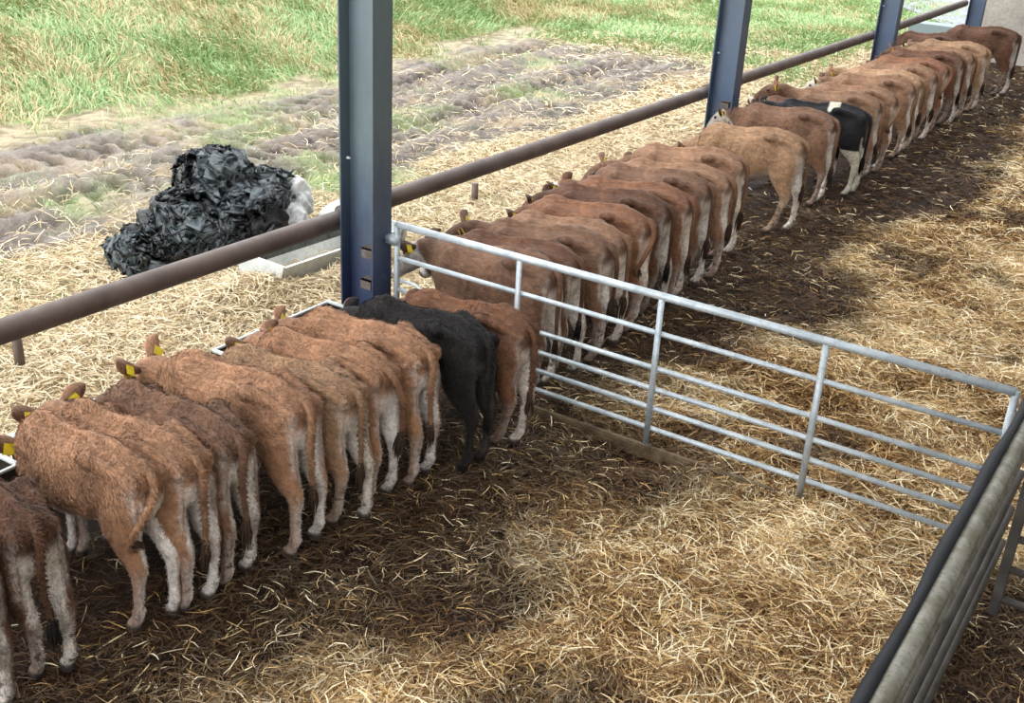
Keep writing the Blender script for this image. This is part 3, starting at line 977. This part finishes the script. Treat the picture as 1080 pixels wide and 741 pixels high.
def make_calf(p, coat, loc, scale, head_deg, label, voxel, cat='calf', group=None):
    full, pts, ears, (hc, hd, s_, u_) = calf_mesh(p, voxel)
    full.name = 'calf'
    o = link_obj('calf', full, COATS[coat])
    for e, on in zip(ears, p.get('tags', (1, 1))):
        if on:
            from_bm('ear_tag', tag_bm(e), M_TAG, o, smooth=False)
    for s in (-1, 1):
        bm = bmesh.new(); ellipsoid(bm, tuple(hc + hd * .105 + s_ * s * .078 + u_ * .046), (.016, .016, .016), 12)
        from_bm('eye', bm, M_EYE, o)
    if p.get('hair'): hair_coat(o, p['hair'], p.get('seed', 0), coat)
    a, b = Vector(pts[-3]), Vector(pts[-1])
    from_bm('tail_switch', switch_mesh(a, (b - a), p.get('sw', .17), p.get('seed', 0)), M_SWITCH_B if coat in ('black', 'pied', 'dark') else M_SWITCH, o)
    place(o, loc, scale, head_deg)
    tag(o, label, cat, group)
    return o

def place(o, loc, scale, head_deg):
    # head_deg: 0 looks to -x, positive swings the head away from the camera (+y)
    o.location = (loc[0], loc[1], 0.0)
    o.scale = (scale,) * 3
    o.rotation_euler = (0, 0, PI - math.radians(head_deg))

def copy_calf(src, loc, scale, head_deg, label, coat, group=None):
    c = src.copy(); C.objects.link(c)
    me = src.data
    c['label'] = label
    if group: c['group'] = group
    for ch in src.children:
        d = ch.copy(); C.objects.link(d); d.parent = c
    c.material_slots[0].link = 'OBJECT'; c.material_slots[0].material = COATS[coat]
    place(c, loc, scale, head_deg)
    return c

swing_l = [(0.02, 0, .93), (-.04, .0, .91), (-.07, .02, .85), (-.075, .08, .76), (-.05, .15, .66), (-.02, .17, .58), (-.01, .12, .53)]
swing_r = [(0.02, 0, .93), (-.04, .0, .91), (-.07, -.02, .84), (-.07, -.06, .74), (-.055, -.09, .62), (-.05, -.09, .5), (-.05, -.07, .40)]
tail_s = [(0.02, 0, .93), (-.04, .01, .91), (-.066, .02, .84), (-.07, .035, .72), (-.066, .03, .58), (-.06, .015, .46), (-.055, .01, .36)]
GN = 'cattle feeding in the near group, left of the gate'
GM = 'cattle feeding between the gate and the second column'
GF = 'cattle feeding beyond the second column'
# (name, coat, (x, y), scale, heading, parameters, label)
near = [
 ('dark', (1.16, -3.76), .92, 0, dict(seed=1, drop=.1), 'dark brown calf cut off by the left edge, only its legs and flank showing'),
 ('dark', (1.16, -3.47), .92, 4, dict(seed=2, drop=.2, tail=tail_s, hr=(.02, -.03), hl=(.08, -.08)), 'dark brown calf at the lower left with a white stripe down each inner thigh'),
 ('orange', (1.17, -2.90), .90, 2, dict(seed=3, reach=.21, drop=.24, tail=swing_l, hl=(.0, .03), hr=(-.05, .0), yaw=-.35, sw=.12), 'orange-brown calf swinging its tail sideways across its left thigh'),
 ('orange', (1.24, -2.70), .91, 1, dict(seed=4, fat=.88, reach=.32, drop=.12, earup=.3, hl=(.0, -.01), hr=(-.02, .01), sock=1.2), 'orange-brown calf with clean white hind legs, yellow tag in its left ear'),
 ('brown', (1.25, -2.44), .91, 2, dict(seed=5, fat=.92, drop=.18, earup=.35, hr=(.02, .0), tail=tail_s), 'mid-brown calf with scruffy dark hair on its rump, second behind the tail-swinging one'),
 ('orange', (1.30, -2.03), .95, 0, dict(seed=6, reach=.32, drop=.12, yaw=.3, earup=.75, fat=1.08, tail=tail_s, hl=(-.04, .02), hr=(-.02, -.02)), 'big broad orange-brown calf with grey upright ear beside the trough corner'),
 ('fawn', (1.34, -1.71), .90, -1, dict(seed=7, fat=.85, drop=.26, earup=.3, hr=(-.06, -.02), hl=(.05, -.02)), 'slim light brown calf stepping back, between the big broad one and the red-eared one'),
 ('orange', (1.33, -1.42), .90, 0, dict(seed=8, fat=.9, drop=.13, earup=.35, tail=swing_r, hl=(.03, .01)), 'red-brown calf with a large yellow tag in its raised left ear'),
 ('orange', (1.36, -1.11), .92, 2, dict(seed=9, drop=.15, reach=.34, yaw=.55, tail=tail_s, hl=(-.03, .01), hr=(.0, -.01)), 'orange-brown calf with a greyish neck, just left of the black one'),
 ('black', (1.53, -.78), .93, 4, dict(seed=10, reach=.37, drop=.2, paleamt=.55, sock=.5, tail=tail_s, tags=(0, 1), yaw=.2), 'the only all-black calf, in the near group beside the column'),
 ('red', (1.60, -.43), .90, 2, dict(seed=11, fat=.9, drop=.16, hl=(.12, -.02), hr=(.02, .04), tags=(0, 1)), 'chestnut red calf pressed along the near side of the gate'),
]
for coat, loc, s, hd_, p, lab in near:
    p['hair'] = 42000
    make_calf(p, coat, loc, s, hd_, lab, 0.0125, 'calf', GN)

proto = [make_calf(dict(seed=20, reach=.34, drop=.10, tail=tail_s, hl=(.02, 0), tags=(0, 1), spot=(.62, .72), fat=.92, blaze=True), 'brown', (1.30, .36), .97, 2, 'brown calf nearest behind the gate with a white mark on its side', .015, 'calf', GM),
         make_calf(dict(seed=22, drop=.14, hr=(-.05, 0), hl=(.06, 0), tags=(0, 1)), 'dark', (1.30, .66), .96, -1, 'dull brown calf second behind the gate, its back just above the top rail', .015, 'calf', GM),
         make_calf(dict(seed=24, reach=.32, drop=.06, yaw=.4, hl=(-.04, .0), tail=swing_r), 'brown', (1.32, 1.04), .97, -6, 'brown calf third behind the gate, with an orange ear pricked at its dark neck', .015, 'calf', GM),
         make_calf(dict(seed=26, drop=.2, hl=(.07, .01), hr=(-.03, .01)), 'tan', (1.30, 1.32), .95, -1, 'reddish calf fourth behind the gate, squeezed between two browner ones', .015, 'calf', GM),
         make_calf(dict(seed=28, drop=.16, tail=swing_l, sw=.12, hr=(.05, 0)), 'red', (1.30, 1.70), .98, -2, 'warm brown calf fifth behind the gate with a pale-edged tail', .015, 'calf', GM)]
mids = [
 (1, 'dark', (1.27, 2.10), 1.0, -5, 'dark greyish brown calf sixth behind the gate, wide white inner thighs'),
 (0, 'red', (1.28, 2.48), .98, -5, 'chestnut brown calf seventh behind the gate'),
 (3, 'brown', (1.25, 2.90), 1.0, -5, 'brown calf eighth behind the gate, in the tight row'),
 (2, 'tan', (1.27, 3.28), .98, -6, 'brown calf ninth behind the gate, its neck hidden by its neighbour'),
 (3, 'tan', (1.15, 3.86), 1.0, -10, 'greyish tan calf tenth behind the gate, last before the pale fawn one'),
]
for k, coat, loc, s, h, lab in mids:
    copy_calf(proto[k], loc, s, h, lab, coat, GM)
make_calf(dict(seed=40, hair=24000, reach=.33, drop=.26, pitch=.35, yaw=-.15, hr=(-.02, 0), hl=(.13, .03), fl=(-.05, 0), tail=swing_r, fat=.95), 'fawn', (1.33, 4.93), 1.02, -2,
          'pale fawn calf with belly and hind legs clear, standing just before the second column', .014, 'calf', GM)
copy_calf(proto[0], (1.24, 6.12), 1.02, -2, 'plain brown calf in front of the black and white one', 'brown', GF)
make_calf(dict(seed=41, reach=.36, drop=.08, pied=True, tail=tail_s, hr=(-.04, 0)), 'pied', (1.38, 6.78), 1.0, -4, 'the only black and white calf, white patch over its hips', .015, 'calf', GF)
make_calf(dict(seed=42, reach=.38, drop=-.02, pitch=.5, yaw=.3, earup=.4, tail=tail_s), 'tan', (1.30, 7.55), 1.0, -2, 'brown calf with raised face, right behind the black and white one', .017, 'calf', GF)
far = [
 (1, 'brown', (0.98, 7.16), .93, -6, 'brown calf seen as a thin strip of back behind the black and white one'),
 (4, 'tan', (1.34, 8.05), 1.0, 0, 'tan brown calf fourth beyond the second column, tail held to one side'),
 (0, 'tan', (1.30, 8.95), 1.0, -4, 'tan calf with a ginger back under the middle of the far rail'),
 (2, 'fawn', (1.26, 9.45), 1.0, 3, 'pale-backed calf just before the third column'),
 (3, 'tan', (1.28, 10.1), 1.0, 2, 'ginger-brown calf level with the third column'),
 (4, 'red', (1.27, 10.75), 1.0, 0, 'reddish calf just past the third column'),
 (1, 'dark', (1.30, 11.45), 1.02, -2, 'dark brown calf past the third column with a very white thigh stripe'),
 (2, 'tan', (1.30, 12.1), 1.0, 2, 'brown calf two places before the end of the row'),
 (0, 'fawn', (1.36, 12.75), 1.02, 4, 'light brown calf at the end of the tight row, before the gap'),
 (4, 'dark', (0.75, 13.6), .98, 6, 'dark-backed calf behind the tight row, near the tank outside'),
 (3, 'dark', (1.44, 14.5), 1.08, 2, 'last calf of all, dark brown rump standing clear against the end wall'),
]
for k, coat, loc, s, h, lab in far:
    copy_calf(proto[k], loc, s, h, lab, coat, GF)

# ================================================================ STRAW AND GRASS
def strands(name, x, y, z, ln, wd, yaw, pitch, curl, col, mat, lift=None, seg=3):
    """curved narrow blades, all in one mesh"""
    n = len(x)
    rng = np.random.default_rng(len(x))
    t = np.linspace(-.5, .5, seg + 1)
    d = np.stack([np.cos(yaw) * np.cos(pitch), np.sin(yaw) * np.cos(pitch), np.sin(pitch)], -1)
    s = np.stack([-np.sin(yaw), np.cos(yaw), np.zeros(n)], -1)
    u = np.cross(d, s)
    roll = rng.uniform(-1.2, 1.2, n)
    sw = s * np.cos(roll)[:, None] + u * np.sin(roll)[:, None]
    p0 = np.stack([x, y, z], -1)
    out = np.empty((n, seg + 1, 2, 3))
    cx, cz = curl
    for i, tt in enumerate(t):
        c = p0 + d * (ln * tt)[:, None] + s * (cx * ln * (tt * tt * 4 - .5))[:, None] - u * 0 + np.stack([np.zeros(n), np.zeros(n), -cz * ln * (tt * tt * 4 - .3)], -1)
        w = wd * (1.0 if 0 < i < seg else .55)
        out[:, i, 0] = c - sw * (w / 2)[:, None]; out[:, i, 1] = c + sw * (w / 2)[:, None]
    co = out.reshape(-1, 3)
    base = (np.arange(n) * (seg + 1) * 2)[:, None]
    q = []
    for i in range(seg):
        q.append(base + np.array([[2 * i, 2 * i + 1, 2 * i + 3, 2 * i + 2]]))
    q = np.stack(q, 1).reshape(-1, 4)
    me = mesh_np(name, co, q)
    set_col(me, 'col', np.repeat(col, (seg + 1) * 2, 0))
    return link_obj(name, me, mat)

def straw(n, xr, yr, name, label, lenr=(.07, .24), w=(.0035, .0065), keep=None, outside=False, gold=None):
    rng = np.random.default_rng(n)
    x = rng.uniform(*xr, n); y = rng.uniform(*yr, n)
    if keep is not None:
        k = rng.random(n) < keep(x, y); x = x[k]; y = y[k]
    n = len(x)
    h = out_h(x, y) if outside else bed_h(x, y)
    if outside:
        z = h + rng.random(n) ** 1.5 * .05
        d = np.zeros(n)
    else:
        d = dung(x, y)
        up = rng.random(n)
        z = h + up ** 1.3 * (.10 * (1 - d * .8) + .01)
    ln = rng.uniform(*lenr, n) * (1 - .35 * d)
    wd = rng.uniform(*w, n)
    # locks of straw share a direction
    yaw = fbm(x, y, 2.2, 51, 2) * 14 + rng.normal(0, .9, n)
    pitch = rng.normal(0, .28, n) * (1 - .5 * d)
    curl = (rng.normal(0, .13, n), rng.uniform(-.02, .16, n))
    v = rng.random(n)
    a, b, c_ = L(255, 240, 202), L(206, 168, 108), L(110, 76, 42)
    tone = np.clip((v - .5) * 1.25 + .5 + (fbm(x, y, 1.6, 55, 3) - .5) * 1.3 + .03, 0, 1)
    col = np.where(tone[:, None] < .5, lerp(a, b, tone * 2), lerp(b, c_, tone * 2 - 1))
    if outside:
        col = lerp(lerp(L(232, 218, 188), L(188, 164, 124), v), L(136, 118, 92), (rng.random(n) < .12) * .8)
    else:
        k = sstep(d, .2, .95) * (rng.random(n) > .12)
        col = lerp(col, lerp(L(84, 58, 36), L(48, 34, 24), v), k * .92)
    o = strands(name, x, y, z, ln, wd, yaw, pitch, curl, col.astype(np.float32), M_STRAND)
    tag(o, label, 'straw', kind='stuff')
    return o
sparse = lambda x, y: np.where(dung(x, y) > .75, .30, 1.0) * np.where(x < .9, .35, 1)
straw(230000, (.3, 4.7), (-5.2, 0.1), 'straw_bedding', 'loose golden straw bedding in the near pen', keep=sparse)
straw(200000, (0.1, 6.2), (0.1, 6.0), 'straw_bedding', 'loose golden straw bedding behind the gate', w=(.004, .008), keep=sparse)
straw(110000, (0.1, 7.0), (6.0, 17.9), 'straw_bedding', 'loose straw bedding at the far end of the barn', w=(.007, .012), lenr=(.1, .28), keep=sparse)
offcol = lambda x, y: ~((x > -.45) & (np.abs((y - .02 + 3.05) % 6.1 - 3.05) < .3))
ks = lambda x, y: offcol(x, y) * np.clip(1 - mudmask(x, y) * .93, 0, 1) * np.clip(1 - grassmask(x, y) * .9, 0, 1) * (1 - .35 * sstep(-x, 2.5, 4.5))
straw(150000, (-5.5, -.12), (-3.2, 8), 'scattered_straw', 'pale straw scattered on the ground outside the rail', outside=True, keep=ks, w=(.005, .009), lenr=(.08, .26))
straw(60000, (-6.5, -.12), (8, 18), 'scattered_straw', 'pale straw scattered outside along the far rail', outside=True, keep=ks, w=(.009, .014), lenr=(.1, .28))
# straw banked round the pale trough
rng = np.random.default_rng(5)
def grass(n, xr, yr, name, label, hr, wr, dens, seed, dry=.25):
    rng = np.random.default_rng(seed)
    x = rng.uniform(*xr, n); y = rng.uniform(*yr, n)
    k = rng.random(n) < dens(x, y); x, y = x[k], y[k]; n = len(x)
    ln = rng.uniform(*hr, n); wd = rng.uniform(*wr, n)
    tuft = fbm(x, y, 1.3, 61, 3)
    yaw = fbm(x, y, .8, 63, 2) * 8 + rng.normal(0, .8, n)
    pitch = np.clip(rng.normal(.75, .35, n), .1, 1.4)
    z = out_h(x, y) + ln * .45 * np.sin(pitch)
    isdry = rng.random(n) < np.clip(dry + (fbm(x, y, .7, 66, 3) - .5) * 1.6, .03, .95)
    v = rng.random(n)
    g = lerp(L(120, 148, 92), L(166, 188, 136), v)
    dcol = lerp(L(208, 190, 148), L(160, 142, 104), v)
    col = np.where(isdry[:, None], dcol, g)
    ln = ln * np.where(isdry, 1.25, 1.0)
    curl = (rng.normal(0, .1, n), rng.uniform(.02, .3, n))
    o = strands(name, x, y, z, ln, wd, yaw, pitch, curl, col.astype(np.float32), M_BLADE)
    tag(o, label, 'grass', kind='stuff')
grass(330000, (-20, -7), (-1, 24), 'bank_grass', 'long green and dry grass on the bank beyond the muddy track', (.10, .30), (.008, .016), lambda x, y: grassmask(x, y) * .9 * (x < bank(x, y)[1] + .5), 71, .38)
grass(110000, (-12, -.8), (12.5, 27), 'verge_grass', 'short green grass outside the far end of the barn', (.06, .16), (.012, .022), lambda x, y: grassmask(x, y) * .9 * (x > bank(x, y)[1]), 72, .12)
grass(60000, (-8, -1.5), (-3, 12.5), 'tufts_of_grass', 'small green tufts growing through the straw and mud outside', (.04, .11), (.006, .012), lambda x, y: grassmask(x, y) * .6, 73, .15)
